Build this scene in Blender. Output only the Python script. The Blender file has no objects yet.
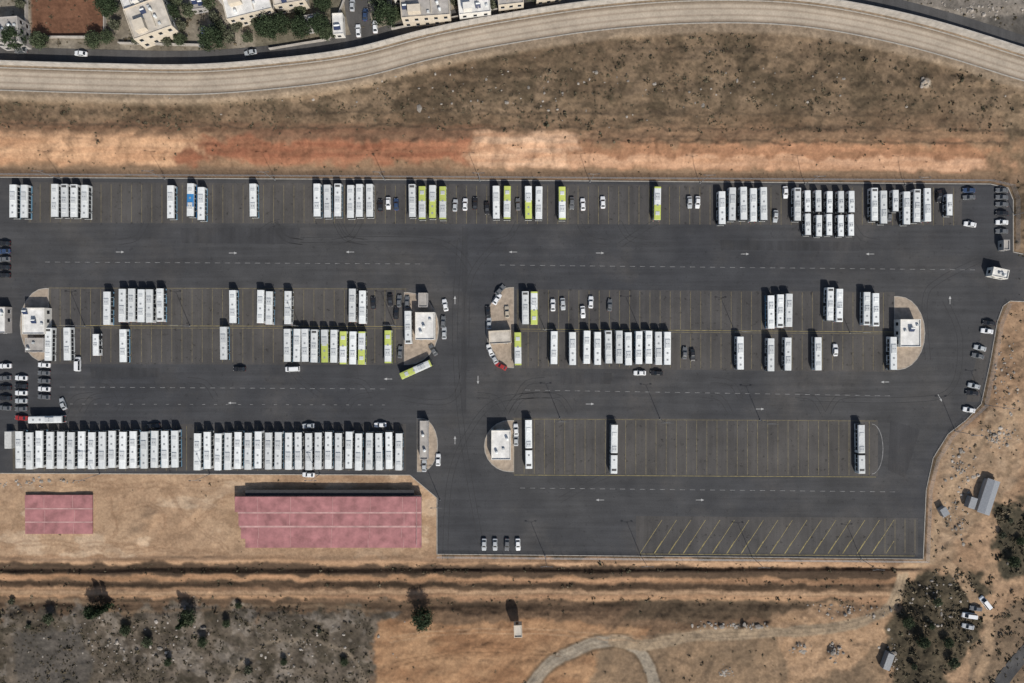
import bpy, bmesh, math, random
import numpy as np
from mathutils import Vector, Matrix
random.seed(7); rng=np.random.default_rng(7)
S=0.36; H=245.76
sc=bpy.context.scene
def W(px,py,h=0.0):
    k=(1-h/H)*S
    return ((px-512)*k,(341.5-py)*k,h)
KA=0.74
def lin(c):
    c=c/255.0
    return c/12.92 if c<=0.04045 else ((c+0.055)/1.055)**2.4
def C(r,g,b,k=None):
    k=KA if k is None else k
    r,g,b=lin(r)*k,lin(g)*k,lin(b)*k
    l=.3*r+.6*g+.1*b; q=.07
    return (r*(1-q)+l*q,g*(1-q)+l*q,b*(1-q)+l*q)
# ------------------------------------------------ noise
LAT=[np.random.default_rng(100+i).random((256,256)) for i in range(8)]
def vn(x,y,s=0):
    L=LAT[s%8]
    xi=np.floor(x).astype(np.int64); yi=np.floor(y).astype(np.int64)
    fx=x-xi; fy=y-yi
    fx=fx*fx*(3-2*fx); fy=fy*fy*(3-2*fy)
    a=L[xi&255,yi&255]; b=L[(xi+1)&255,yi&255]; c=L[xi&255,(yi+1)&255]; d=L[(xi+1)&255,(yi+1)&255]
    return (a*(1-fx)+b*fx)*(1-fy)+(c*(1-fx)+d*fx)*fy
def fbm(x,y,s=0,o=4):
    x=np.asarray(x,float); y=np.asarray(y,float)
    t=0;a=.5;n=0
    for i in range(o):
        t=t+a*vn(x+17.3*i,y+9.1*i,s+i); n+=a; a*=.55; x=x*2.03; y=y*2.03
    return t/n
def sd(px,py,poly):
    px=np.asarray(px,float); py=np.asarray(py,float)
    sh=px.shape; px=px.ravel(); py=py.ravel()
    P=np.array(poly,float)
    out=np.full(px.shape,999.0)
    m=30
    sel=(px>P[:,0].min()-m)&(px<P[:,0].max()+m)&(py>P[:,1].min()-m)&(py<P[:,1].max()+m)
    x=px[sel]; y=py[sel]
    d2=np.full(x.shape,1e12); ins=np.zeros(x.shape,bool)
    n=len(P)
    for i in range(n):
        a=P[i]; b=P[(i+1)%n]; e=b-a
        t=np.clip(((x-a[0])*e[0]+(y-a[1])*e[1])/(e@e+1e-9),0,1)
        d2=np.minimum(d2,(x-a[0]-t*e[0])**2+(y-a[1]-t*e[1])**2)
        if a[1]!=b[1]:
            c=((a[1]>y)!=(b[1]>y))&(x<(b[0]-a[0])*(y-a[1])/(b[1]-a[1])+a[0])
            ins^=c
    d=np.sqrt(d2); d[ins]*=-1
    out[sel]=d
    return out.reshape(sh)
def dl(px,py,pts):
    px=np.asarray(px,float); py=np.asarray(py,float)
    sh=px.shape; px=px.ravel(); py=py.ravel()
    A=np.array(pts,float); out=np.full(px.shape,999.0)
    sel=(px>A[:,0].min()-40)&(px<A[:,0].max()+40)&(py>A[:,1].min()-40)&(py<A[:,1].max()+40)
    x=px[sel];y=py[sel]
    d2=np.full(x.shape,1e12)
    for i in range(len(pts)-1):
        a=A[i]; b=A[i+1]; e=b-a
        t=np.clip(((x-a[0])*e[0]+(y-a[1])*e[1])/(e@e+1e-9),0,1)
        d2=np.minimum(d2,(x-a[0]-t*e[0])**2+(y-a[1]-t*e[1])**2)
    out[sel]=np.sqrt(d2)
    return out.reshape(sh)
def smooth_pts(pts,step=6):
    out=[];n=len(pts)
    for i in range(n-1):
        p0=pts[max(i-1,0)];p1=pts[i];p2=pts[i+1];p3=pts[min(i+2,n-1)]
        L=math.dist(p1,p2);k=max(1,int(L/step))
        for j in range(k):
            t=j/k
            out.append(tuple(0.5*((2*p1[q])+(-p0[q]+p2[q])*t+(2*p0[q]-5*p1[q]+4*p2[q]-p3[q])*t*t+(-p0[q]+3*p1[q]-3*p2[q]+p3[q])*t**3) for q in (0,1)))
    out.append(tuple(pts[-1])); return out
# ------------------------------------------------ plan geometry
ROADC=smooth_pts([(-900,60),(-300,70),(-100,76),(0,79),(100,82),(200,83),(290,76),(360,66),(430,48),(500,34),(600,19),(700,12),(800,15),(900,33),(1000,62),(1100,98),(1400,230),(2000,500)],8)
_rx=np.array([p[0] for p in ROADC]); _ry=np.array([p[1] for p in ROADC])
def yc(px): return np.interp(px,_rx,_ry)
PAD=[(-40,177),(300,179),(600,181),(990,184),(1008,188),(1013,200),(1013,252),(1060,262),(1060,303),(1010,301),(1003,306),(997,322),(990,362),(981,404),(966,420),(948,434),(933,458),(926,490),(923,559),(437,554),(437,498),(410,475),(-40,473)]
def sst(x): x=np.clip(x,0,1); return x*x*(3-2*x)
MOUNDS=[(150,517,9,0.9),(192,512,6,0.7),(141,537,10,0.8),(60,480,8,.4),(925,83,6,1.0),(480,640,20,.8),(700,628,4,.9),(722,626,3,.8),(745,627,4,.9),(768,625,3,.8),(835,652,6,1.0),(800,648,5,.9),(727,672,6,.7),(1000,436,12,.8),(955,480,12,.7),(960,540,14,.6),(1010,375,12,.6)]
def hgt(px,py):
    px=np.asarray(px,float); py=np.asarray(py,float)
    d=py-yc(px); t=(178+0.006*px)-py
    n=fbm(px/45,py/45,1,4)-.5; n2=fbm(px/9,py/9,3,3)-.5; n3=fbm(px/120,py/14,5,3)-.5
    hn=np.interp(t,[0,7,12,38,50,90,160,400],[0,0,.5,4.4,4.8,6.6,8,8.6])+(n*2.4+n2*1.0)*np.clip(t/40,0,1)+n3*1.2*np.clip((t-10)/15,0,1)
    gl=fbm(px/11+n2*3,py/50,6,3)-.5; hn=hn+gl*.8*sst((t-10)/8)*sst((50-t)/10)
    w=sst((25-np.abs(d))/10); hn=hn*(1-w)+8.0*w
    tw=sst((-d-14)/12); hn=hn*(1-tw)+(7.7+n*.8)*tw
    u=py-557+ (n3)*6
    hs=np.interp(u,[0,5,11,16,24,30,38,48,60,140],[0,.35,-2.1,-1.0,-3.1,-2.8,-2.7,-4.0,-3.2,-3.6])+(n*1.8+n2*1.0)*np.clip(u/40,0,1)
    r=sst((px-905)/30); hs=hs*(1-r)+(n*2.5+n2*.9)*r
    h=np.where(t>0,hn,np.where(u>0,hs,0))
    mid=(t<=0)&(u<=0)
    h=np.where(mid,n*.8+n2*.3,h)
    r2=sst((px-925)/20)*(t<0); h=np.where(r2>0,h*(1-r2)+(n*2.0+n2*.9+.2)*r2,h)
    for mx,my,mr,mh in MOUNDS:
        q=((px-mx)**2+(py-my)**2)/(mr*mr)
        h=h+mh*np.exp(-q)*(1+n2*1.2)
    far=np.sqrt(np.clip(np.abs(px-512)-700,0,None)**2+np.clip(np.abs(py-341)-500,0,None)**2)
    h=h+np.clip(far/3000,0,1)*40*(fbm(px/900,py/900,2,3)-.45)
    dp=sd(px,py,PAD); f=sst((dp-1)/9)
    return h*f-0.06*(1-f)
def h1(px,py): return float(hgt(np.array([px]),np.array([py]))[0])
# ------------------------------------------------ materials
def newmat(name):
    m=bpy.data.materials.new(name); m.use_nodes=True
    nt=m.node_tree; b=nt.nodes['Principled BSDF']; b.inputs['Specular IOR Level'].default_value=.3
    return m,nt,b
def noise(nt,scale,detail=5,vec=None,rough=.6):
    n=nt.nodes.new('ShaderNodeTexNoise'); n.inputs['Scale'].default_value=scale; n.inputs['Detail'].default_value=detail; n.inputs['Roughness'].default_value=rough
    if vec is not None: nt.links.new(vec,n.inputs['Vector'])
    return n.outputs['Fac']
def mrange(nt,fac,a,b,c,d):
    n=nt.nodes.new('ShaderNodeMapRange'); nt.links.new(fac,n.inputs[0])
    for i,v in zip((1,2,3,4),(a,b,c,d)): n.inputs[i].default_value=v
    return n.outputs[0]
def mul(nt,a,b):
    n=nt.nodes.new('ShaderNodeMath'); n.operation='MULTIPLY'; nt.links.new(a,n.inputs[0])
    if isinstance(b,float): n.inputs[1].default_value=b
    else: nt.links.new(b,n.inputs[1])
    return n.outputs[0]
def scalec(nt,col,fac):
    n=nt.nodes.new('ShaderNodeVectorMath'); n.operation='SCALE'
    if isinstance(col,tuple): n.inputs[0].default_value=col[:3]
    else: nt.links.new(col,n.inputs[0])
    nt.links.new(fac,n.inputs['Scale']); return n.outputs[0]
def mixc(nt,fac,a,b):
    n=nt.nodes.new('ShaderNodeMix'); n.data_type='RGBA'; nt.links.new(fac,n.inputs[0])
    for v,i in ((a,6),(b,7)):
        if isinstance(v,tuple): n.inputs[i].default_value=(*v[:3],1)
        else: nt.links.new(v,n.inputs[i])
    return n.outputs[2]
def objco(nt,scale=None):
    t=nt.nodes.new('ShaderNodeTexCoord').outputs['Object']
    if scale:
        m=nt.nodes.new('ShaderNodeMapping'); m.inputs['Scale'].default_value=scale; nt.links.new(t,m.inputs['Vector']); return m.outputs[0]
    return t
def M(name,col,rough=.6,var=.12,scale=1.5,rv=0.0,metal=0,coat=0,bump=0):
    m,nt,b=newmat(name)
    co=objco(nt)
    f=mrange(nt,noise(nt,scale,4,co),.3,.7,1-var,1+var)
    if rv:
        r=nt.nodes.new('ShaderNodeObjectInfo').outputs['Random']
        f=mul(nt,f,mrange(nt,r,0,1,1-rv,1.0))
    nt.links.new(scalec(nt,col,f),b.inputs['Base Color'])
    b.inputs['Roughness'].default_value=rough; b.inputs['Metallic'].default_value=metal
    b.inputs['Coat Weight'].default_value=coat
    if bump:
        bp=nt.nodes.new('ShaderNodeBump'); bp.inputs['Strength'].default_value=bump; bp.inputs['Distance'].default_value=.1
        nt.links.new(noise(nt,scale*4,4,co),bp.inputs['Height']); nt.links.new(bp.outputs[0],b.inputs['Normal'])
    return m
def attr_mat(name,rough=.95,fine=True):
    m,nt,b=newmat(name)
    a=nt.nodes.new('ShaderNodeAttribute'); a.attribute_name='Col'
    col=a.outputs['Color']
    if fine:
        co=objco(nt)
        f=mul(nt,mrange(nt,noise(nt,1.1,5,co,.75),.32,.68,.80,1.2),mrange(nt,noise(nt,.25,4,co,.7),.3,.7,.87,1.13))
        col=scalec(nt,col,f)
        bp=nt.nodes.new('ShaderNodeBump'); bp.inputs['Strength'].default_value=.55; bp.inputs['Distance'].default_value=.3
        nt.links.new(noise(nt,.8,5,co,.7),bp.inputs['Height']); nt.links.new(bp.outputs[0],b.inputs['Normal'])
    nt.links.new(col,b.inputs['Base Color']); b.inputs['Roughness'].default_value=rough; b.inputs['Specular IOR Level'].default_value=.1
    return m
def asphalt(name,c1,c2,stain=.5,streak=(.5,.02,1),dust=(.098,.089,.079),dk=.55):
    m,nt,b=newmat(name)
    co=objco(nt)
    big=mrange(nt,noise(nt,.011,4,co),.36,.64,0,1)
    col=mixc(nt,big,c1,c2)
    du=mul(nt,mrange(nt,noise(nt,.028,6,co,.65),.50,.70,0,dk),mrange(nt,noise(nt,.5,5,co,.7),.35,.65,.4,1))
    col=mixc(nt,du,col,dust)
    f=mul(nt,mrange(nt,noise(nt,.09,5,co),.3,.7,.82,1.18),mrange(nt,noise(nt,3,4,co),.3,.7,.86,1.14))
    f=mul(nt,f,mrange(nt,noise(nt,1,4,objco(nt,streak)),.3,.7,.85,1.15))
    f=mul(nt,f,mrange(nt,noise(nt,.55,5,co,.7),.58,.68,1.0,1-stain))
    nt.links.new(scalec(nt,col,f),b.inputs['Base Color']); b.inputs['Roughness'].default_value=.9
    b.inputs['Specular IOR Level'].default_value=.2
    return m
mAsph=asphalt('asphalt',(.042,.0435,.048),(.054,.054,.055),.25,(.02,.5,1))
mBay=asphalt('asphalt_bay',(.056,.054,.054),(.070,.066,.062),.55,(.5,.03,1))
mYel=M('worn_yellow_paint',(.165,.138,.075),.85,.5,.8)
mYel2=M('yellow_paint',(.25,.205,.085),.85,.5,.8)
mWht=M('worn_white_paint',(.20,.20,.197),.85,.5,.8)
mWht2=M('white_paint',(.34,.34,.33),.85,.3,.8)
mKerb=M('kerb_concrete',(.30,.28,.25),.9,.2,1)
mPave=M('island_paving',(.30,.245,.19),.9,.25,.6,bump=.3)
mConc=M('concrete',(.36,.335,.30),.9,.22,.5,bump=.2)
mGravelRoad,_nt,_b=newmat('gravel_road')
_a=_nt.nodes.new('ShaderNodeAttribute'); _a.attribute_name='Col'
_f=mul(_nt,mrange(_nt,noise(_nt,.12,6,objco(_nt),.7),.3,.7,.80,1.2),mrange(_nt,noise(_nt,1.5,4,objco(_nt)),.3,.7,.88,1.12))
_nt.links.new(scalec(_nt,_a.outputs['Color'],_f),_b.inputs['Base Color']); _b.inputs['Roughness'].default_value=.95
mRoad=asphalt('street_asphalt',(.060,.060,.061),(.085,.080,.075),.2)
mGlass,nt_,b_=newmat('dark_glass'); b_.inputs['Base Color'].default_value=(.018,.022,.026,1); b_.inputs['Roughness'].default_value=.12; b_.inputs['Specular IOR Level'].default_value=.6
mTyre=M('tyre_rubber',(.02,.02,.02),.9,.1)
mWhite=M('white_bus_paint',(.66,.68,.67),.4,.08,1.2,.18)
mWhiteRoof=M('bus_roof_white',(.67,.69,.68),.55,.11,1.6,.28)
mLime=M('lime_bus_paint',(.46,.52,.13),.45,.10,1.2,.2)
mBlue=M('blue_bus_paint',(.04,.19,.42),.4,.08,1.2,.1)
mTeal=M('pale_blue_bus_paint',(.20,.38,.52),.4,.1,1.2,.2)
mAC=M('roof_unit_grey',(.52,.54,.54),.6,.12,2,.25)
mHatch=M('roof_hatch_grey',(.24,.25,.26),.5,.1,2)
mDark=M('dark_trim',(.05,.05,.052),.6,.1,2)
mBellow=M('bellows_rubber',(.035,.035,.035),.9,.1)
mGrille=M('grille',(.07,.07,.07),.7,.1)
mLampG=M('headlamp',(.6,.6,.58),.2,.05)
mRedL=M('tail_lamp',(.4,.02,.02),.3,.05)
mMetal=M('galvanised_metal',(.35,.36,.37),.45,.1,2,metal=.6)
mPink=M('pink_roof_coating',(.30,.135,.135),.85,.32,.3,bump=.2)
mPink2=M('pale_pink_roof_coating',(.40,.25,.235),.85,.28,.4)
mShadow=M('painted_shadow_dark',(.035,.035,.037),.9,.2,1)  # near-black colour standing in for the pink building's cast shadow
mStuc=[M('stucco_white',(.62,.60,.55),.85,.1,.8),M('stucco_cream',(.52,.46,.37),.85,.1,.8),M('stucco_grey',(.36,.34,.32),.85,.12,.8)]
mRoofs=[M('roof_membrane_white',(.60,.59,.56),.85,.22,.4),M('roof_screed_grey',(.33,.31,.285),.9,.25,.4),M('roof_cream',(.46,.42,.36),.9,.25,.4)]
mDoor=M('door_brown',(.12,.07,.04),.6,.1)
mFrame=M('window_frame',(.5,.5,.5),.5,.05)
mSolar=M('solar_panel',(.02,.03,.07),.2,.05)
mBark=M('bark',(.10,.075,.055),.95,.25,3)
mCarc={k:M('car_paint_'+k,v,.3,.04,1,.1,coat=.5) for k,v in dict(white=(.68,.69,.69),silver=(.38,.40,.41),grey=(.12,.125,.13),black=(.02,.02,.022),red=(.30,.03,.03),blue=(.035,.06,.12),beige=(.40,.35,.27)).items()}
mTer=attr_mat('terrain_soil')
mLeaf=attr_mat('foliage',.8,False)
mRock=attr_mat('limestone',.95,True)
# ------------------------------------------------ mesh helpers
def obj(name,me,parent=None,loc=(0,0,0),rot=0):
    o=bpy.data.objects.new(name,me); sc.collection.objects.link(o)
    o.location=loc; o.rotation_euler=(0,0,rot)
    if parent: o.parent=parent
    return o
def bm2me(bm,name,mats,norm=True):
    if norm: bmesh.ops.recalc_face_normals(bm,faces=bm.faces)
    me=bpy.data.meshes.new(name); bm.to_mesh(me); bm.free()
    for m in mats: me.materials.append(m)
    return me
def fast_mesh(name,V,F,mats,col=None,mi=None,smooth=False):
    V=np.asarray(V,np.float32); F=np.asarray(F,np.int32); k=F.shape[1]
    me=bpy.data.meshes.new(name)
    me.vertices.add(len(V)); me.vertices.foreach_set('co',V.ravel())
    me.loops.add(F.size); me.loops.foreach_set('vertex_index',F.ravel())
    me.polygons.add(len(F)); me.polygons.foreach_set('loop_start',np.arange(0,F.size,k,dtype=np.int32))
    if mi is not None: me.polygons.foreach_set('material_index',np.asarray(mi,np.int32))
    me.polygons.foreach_set('use_smooth',np.full(len(F),smooth))
    if col is not None:
        a=me.color_attributes.new('Col','FLOAT_COLOR','POINT')
        cc=np.ones((len(V),4),np.float32); cc[:,:3]=col; a.data.foreach_set('color',cc.ravel())
    for m in mats: me.materials.append(m)
    me.update(calc_edges=True); me.validate()
    return me
def box(bm,cx,cy,z0,sx,sy,sz,mi=0,taper=0.0,rot=0,bottom=True):
    R=Matrix.Rotation(rot,3,'Z')
    v=[]
    for z,t in ((z0,0),(z0+sz,taper)):
        for a,b in ((-1,-1),(1,-1),(1,1),(-1,1)):
            p=R@Vector((a*(sx/2-t),b*(sy/2-t),0)); v.append(bm.verts.new((cx+p.x,cy+p.y,z)))
    fs=[(4,5,6,7),(0,1,5,4),(1,2,6,5),(2,3,7,6),(3,0,4,7)]
    if bottom: fs.append((3,2,1,0))
    for f in fs:
        q=bm.faces.new([v[i] for i in f]); q.material_index=mi
def cyl(bm,p0,p1,r0,r1,n=8,mi=0,caps=True):
    p0=Vector(p0);p1=Vector(p1);d=(p1-p0).normalized()
    u=d.orthogonal().normalized();w=d.cross(u)
    A=[];B=[]
    for i in range(n):
        a=2*math.pi*i/n; o=u*math.cos(a)+w*math.sin(a)
        A.append(bm.verts.new(p0+o*r0));B.append(bm.verts.new(p1+o*r1))
    for i in range(n):
        f=bm.faces.new((A[i],A[(i+1)%n],B[(i+1)%n],B[i]));f.material_index=mi
    if caps:
        bm.faces.new(A[::-1]).material_index=mi; bm.faces.new(B).material_index=mi
def sheet(name,polys,z,mat):
    bm=bmesh.new()
    for p in polys:
        vs=[]
        for q in p:
            w=W(*q); vs.append(bm.verts.new((w[0],w[1],z)))
        bm.faces.new(vs)
    bmesh.ops.triangulate(bm,faces=bm.faces)
    bmesh.ops.recalc_face_normals(bm,faces=bm.faces)
    for f in bm.faces:
        if f.normal.z<0: f.normal_flip()
    return obj(name,bm2me(bm,name,[mat],False))
def offs(pts,o):
    out=[]
    for i,p in enumerate(pts):
        a=pts[max(i-1,0)];b=pts[min(i+1,len(pts)-1)]
        dx,dy=b[0]-a[0],b[1]-a[1];L=math.hypot(dx,dy) or 1
        out.append((p[0]-dy/L*o,p[1]+dx/L*o))
    return out
def ribbon(name,pts,width,dz,mat,cross=6,const=None,cols=None):
    rows=[offs(pts,width*(j/cross-.5)) for j in range(cross+1)]
    V=[];CL=[]
    for j,r in enumerate(rows):
        hh=hgt(np.array([p[0] for p in r]),np.array([p[1] for p in r]))
        for p,h in zip(r,hh):
            h=(const if const is not None else h)+dz; V.append(W(p[0],p[1],h))
            if cols: CL.append(cols[j])
    n=len(pts);F=[]
    for j in range(cross):
        for i in range(n-1): F.append((j*n+i,(j+1)*n+i,(j+1)*n+i+1,j*n+i+1)[::-1])
    me=fast_mesh(name,V,F,[mat],np.array(CL) if cols else None,smooth=True)
    if me.polygons[0].normal.z<0: me.flip_normals()
    return obj(name,me)
# ------------------------------------------------ terrain
xi=np.concatenate([-np.geomspace(8500,90,26),np.arange(-80,1104.1,1.25),np.geomspace(1115,9500,26)])
yi=np.concatenate([-np.geomspace(8500,68,26),np.arange(-60,743.1,1.25),np.geomspace(752,9200,26)])
PX,PY=np.meshgrid(xi,yi)
h=hgt(PX,PY)
k=(1-h/H)*S
V=np.stack([(PX-512)*k,(341.5-PY)*k,h],-1).reshape(-1,3)
ny,nx=PX.shape
idx=np.arange(nx*ny).reshape(ny,nx)
F=np.stack([idx[:-1,:-1],idx[1:,:-1],idx[1:,1:],idx[:-1,1:]],-1).reshape(-1,4)
n1=fbm(PX/16,PY/16,2,4)-.5; n2=fbm(PX/16,PY/16,4,4)-.5
nb=fbm(PX/60,PY/60,0,4); nf=fbm(PX/5,PY/5,6,3); ns=fbm(PX/70,PY/5,1,4); nm=fbm(PX/22,PY/22,7,4)
ng=fbm(PX/2.1,PY/2.1,3,2); nh=fbm(PX/9,PY/7,5,5)
NL=fbm(PX/45,PY/30,3,3)-.5
GA=np.full(PX.shape,1.0)
def two(c1,c2,f): f=np.clip(f,0,1)[...,None]; return np.array(c1)*(1-f)+np.array(c2)*f
def zone(poly,soft=5,wob=14): return sst(.5-sd(PX+n1*wob,PY+n2*wob,poly)/soft)
def put(col,m,c2): return col*(1-m[...,None])+c2*m[...,None]
G=two(C(110,92,72),C(138,117,93),(nb-.35)*3)
G=put(G,sst((nm-.50)*6)*.7,two(C(84,73,57),C(98,84,66),nf))
G=put(G,sst((nh-.54)*9)*.55,two(C(70,61,47),C(80,70,55),ng))
d=PY-yc(PX); t=(178+.006*PX)-PY
m=sst((t-30)/8)*sst((80-t)/25)*(PX<1005); G=put(G,m*.5,two(C(124,96,73),C(100,82,64),nh*2-.5))
def hz(y0,y1,x0,x1,c1,c2,soft=6,wob=16,k=1.0):
    global G
    yy=PY-.006*(PX-max(x0,0))+n2*wob*1.2
    m=sst((yy-y0)/soft+.5)*sst((y1-yy)/soft+.5)*sst((PX+n1*90+NL*70-x0)/34+.5)*sst((x1-PX-n1*90-NL*70)/34+.5)*k
    G=put(G,m,two(C(*c1),C(*c2),(ns-.3)*2.5)); GA[...]=GA*(1-m*.4)
hz(124,177,-400,1010,(134,106,82),(146,117,90),8,14)
hz(122,130,-400,480,(106,80,61),(122,94,73),5,8,.8)
hz(134,163,-400,198,(196,156,120),(176,134,100),7,14)
hz(136,162,196,470,(140,91,67),(164,113,84),9,20)
hz(128,138,230,470,(142,104,80),(116,88,69),6,14,.7)
hz(132,167,470,590,(208,172,140),(192,148,114),8,18)
hz(142,168,590,985,(176,130,97),(144,108,80),9,22)
hz(156,168,590,985,(198,158,126),(178,136,104),5,12,.85)
hz(146,153,196,980,(122,87,65),(152,110,82),4,18,.4)
hz(166,176,-400,1010,(118,97,77),(140,115,91),4,6)
gl=fbm(PX/6+n1*4,PY/35,4,4); m=sst((t-10)/4)*sst((48-t)/8)*(PX<1000)*np.clip((nb-.3)*3,0,1)
G=G*(1-(m*(np.clip((.5-gl)*1.3,-.15,.25)))[...,None])
for yy,xa,xb in ((123,-200,1020),(141,600,1010),(112,300,900)):
    mm=sst(1.5-np.abs(PY+n1*10-(yy+.006*(PX-xa)))/1.3)*(PX>xa)*(PX<xb); G=put(G,mm*.55,two(C(76,64,52),C(86,74,60),nf))
m=sst((22-np.abs(d-2))/6); G=put(G,m*.8,two(C(144,126,105),C(164,145,122),nf))
# town
m=sst((-d-16)/6)*(PX<600); G=put(G,m,two(C(118,110,96),C(156,146,130),(nm-.3)*2.5))
m=zone([(30,-40),(104,-40),(104,38),(32,38)],3,3)*(d<-20); G=put(G,m,two(C(106,74,56),C(130,93,71),ns))
m=zone([(255,-30),(345,-30),(345,45),(255,52)],5,12)*(d<-20); G=put(G,m*.6,two(C(78,78,58),C(96,90,70),nf))
m=sst((-d-16)/6)*(PX>=780); G=put(G,m,two(C(92,88,82),C(140,132,122),(nm-.3)*2.8))
m=sst(.5-(dl(PX,PY,[(820,-30),(880,2),(950,14),(1040,8),(1100,-10)])-5)/3); G=put(G,m,two(C(140,132,120),C(150,140,128),nf))
m=sst(.5-(np.hypot(PX-925+n1*6,PY-83)-5)/2); G=put(G,m,two(C(185,172,152),C(165,150,132),nf))
# lower-left dirt lot
m=zone([(-60,470),(445,470),(440,560),(-60,560)],4,8); GA=GA*(1-m*.6); G=put(G,m,two(C(170,139,109),C(200,168,134),(nb-.3)*2+(nf-.5)*.5))
m1=m*sst((fbm(PX/30,PY/18,3,4)-.53)*9); G=put(G,m1*.7,two(C(212,186,156),C(200,172,141),nf))
m1=m*sst((fbm(PX/24,PY/12,6,4)-.55)*9); G=put(G,m1*.5,two(C(146,116,89),C(156,126,98),nf))
for q in ([(120,512),(150,505),(165,520),(150,548)],[(100,560),(160,545),(225,500)],[(0,545),(100,545),(230,556)],[(10,482),(100,486),(230,484)],[(170,490),(190,520),(230,552)],[(110,500),(118,530),(100,550)]):
    for o in (-2,2):
        mm=sst(1.5-dl(PX+n1*8,PY+n2*8+o,smooth_pts(q,8))/.9)*.4; G=put(G,mm,two(C(140,108,82),C(152,121,93),nf))
m=zone([(236,546),(420,546),(420,560),(236,560)],5,8); G=put(G,m*.6,two(C(144,116,91),C(164,135,108),nf))
# south strips
def strip(y0,y1,c1,c2,x0=-400,x1=890,k=1.0,soft=3,wob=8):
    hz(y0,y1,x0,x1,c1,c2,soft,wob,k)
sm=zone([(-400,556),(915,560),(900,604),(860,690),(-400,690)],4,6)
G=put(G,sm,two(C(108,86,66),C(134,108,84),ns))
strip(555,562,(182,148,116),(160,127,97),-400,895)
strip(563,573,(66,54,43),(86,70,56))
strip(574,579,(166,129,97),(138,106,78))
strip(580,586,(72,59,46),(100,80,62))
strip(587,597,(176,140,106),(142,110,84),-400,890)
strip(598,608,(74,61,48),(108,87,68))
strip(609,616,(130,106,83),(106,88,69),-400,380)
m=zone([(-400,604),(395,612),(375,640),(385,800),(-400,800)],8,40); G=put(G,m,two(C(82,74,63),C(114,103,90),(nm-.3)*2.8)); GA=GA*(1-m)+1.1*m
m2=m*sst((fbm(PX/14,PY/14,5,4)-.56)*9); G=put(G,m2*.7,two(C(144,134,122),C(130,120,108),nf))
m2=m*sst((nh-.52)*9); G=put(G,m2*.6,two(C(58,54,43),C(68,62,49),ng))
m=zone([(15,632),(75,628),(95,660),(80,700),(20,700)],6,14); G=put(G,m*.7,two(C(80,77,73),C(92,87,81),nf))
m=zone([(375,622),(500,620),(650,628),(640,650),(560,800),(385,800)],5,18); GA=GA*(1-m*.5); G=put(G,m,two(C(150,112,80),C(178,140,103),(fbm(PX/30,PY/12,2,5)-.3)*2.4))
m=zone([(560,800),(600,640),(700,628),(890,612),(900,600),(880,800)],5,18); G=put(G,m,two(C(126,106,84),C(154,128,100),(nm-.3)*2.3))
m=zone([(640,600),(860,600),(850,612),(700,622),(620,620)],4,12); G=put(G,m*.8,two(C(80,69,55),C(108,91,72),nf))
m=zone([(770,610),(885,602),(900,625),(860,660),(790,690)],6,18); G=put(G,m*.8,two(C(172,138,104),C(188,154,120),nf))
# right side dirt
m=zone([(1012,298),(1300,298),(1300,800),(870,800),(890,640),(905,560),(925,556),(928,488),(948,436),(985,405),(994,362),(1000,320)],4,4)*(sd(PX,PY,PAD)>0)
GA=GA*(1-m*.3)
G=put(G,m,two(C(150,121,94),C(182,150,118),(nm-.25)*2))
m2=m*zone([(940,440),(1024,400),(1024,470),(950,560),(930,560)],8,24); G=put(G,m2*.6,two(C(192,166,136),C(148,124,99),(nf-.2)*1.6))
m2=m*sst((nh-.53)*9); G=put(G,m2*.45,two(C(112,95,75),C(122,103,81),ng))
m=zone([(895,585),(935,568),(985,575),(975,640),(940,690),(960,800),(880,800)],8,34); G=put(G,m,two(C(70,64,51),C(98,87,69),(nf-.2)*1.6)); GA=GA*(1-m)+1.1*m
m=zone([(992,505),(1300,490),(1300,585),(1000,575)],6,26); G=put(G,m,two(C(66,62,50),C(88,80,64),(nf-.2)*1.6))
m=zone([(975,640),(1010,600),(1300,600),(1300,800),(960,800)],6,24); G=put(G,m*.8,two(C(134,115,94),C(106,92,74),nf))
def track(pts,w,c,kk=.9,wob=5,soft=2.5):
    global G
    m=sst(.5-(dl(PX+n1*wob,PY+n2*wob,smooth_pts(pts,10))-w)/soft)*kk; G=put(G,m,two(C(*c),C(*[v-12 for v in c]),nf))
track([(-100,592),(200,593),(500,592),(890,594)],2.5,(182,150,118))
track([(520,700),(545,668),(580,648),(612,640),(636,648),(650,668),(658,700)],8,(112,94,74),.8)
track([(520,700),(545,668),(580,648),(612,640),(636,648),(650,668),(658,700)],5.6,(162,150,132),1)
track([(612,640),(640,645),(700,636),(790,632),(850,625),(890,606),(902,575)],5.5,(168,148,122),1)
for o in (-2.2,2.2):
    track([(q[0]+o*.6,q[1]+o) for q in [(520,700),(545,668),(580,648),(612,640),(700,636),(790,632),(850,625),(890,606),(902,575)]],.6,(126,110,92),.5,4,1.2)
    track([(390,640+o),(450,632+o),(540,632+o),(640,640+o)],.5,(192,160,126),.6,4,1.2)
    track([(395,665+o),(470,650+o),(560,655+o)],.5,(124,95,70),.6,4,1.2)
    track([(-50,592+o),(200,593+o),(500,592+o),(890,594+o)],.5,(124,99,77),.55,4,1.2)
    track([(930+o,560),(945+o,500),(985+o,440),(1024,410+o)],.6,(136,110,86),.6,4,1.2)
track([(900,570),(940,560),(975,600),(990,640),(970,700)],5,(176,148,118),.9)
track([(930,560),(945,500),(985,440),(1024,410)],3.5,(190,162,130),.6)
track([(215,700),(255,650),(300,640),(350,655),(375,700)],2,(144,130,112),.7)
track([(0,608),(60,600),(140,612),(300,606),(380,612)],1.5,(144,122,98),.6)
grit=1+((ng-.5)*.5+(nf-.5)*.28)*GA
G=np.clip(G*grit[...,None],.01,.8)
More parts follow.
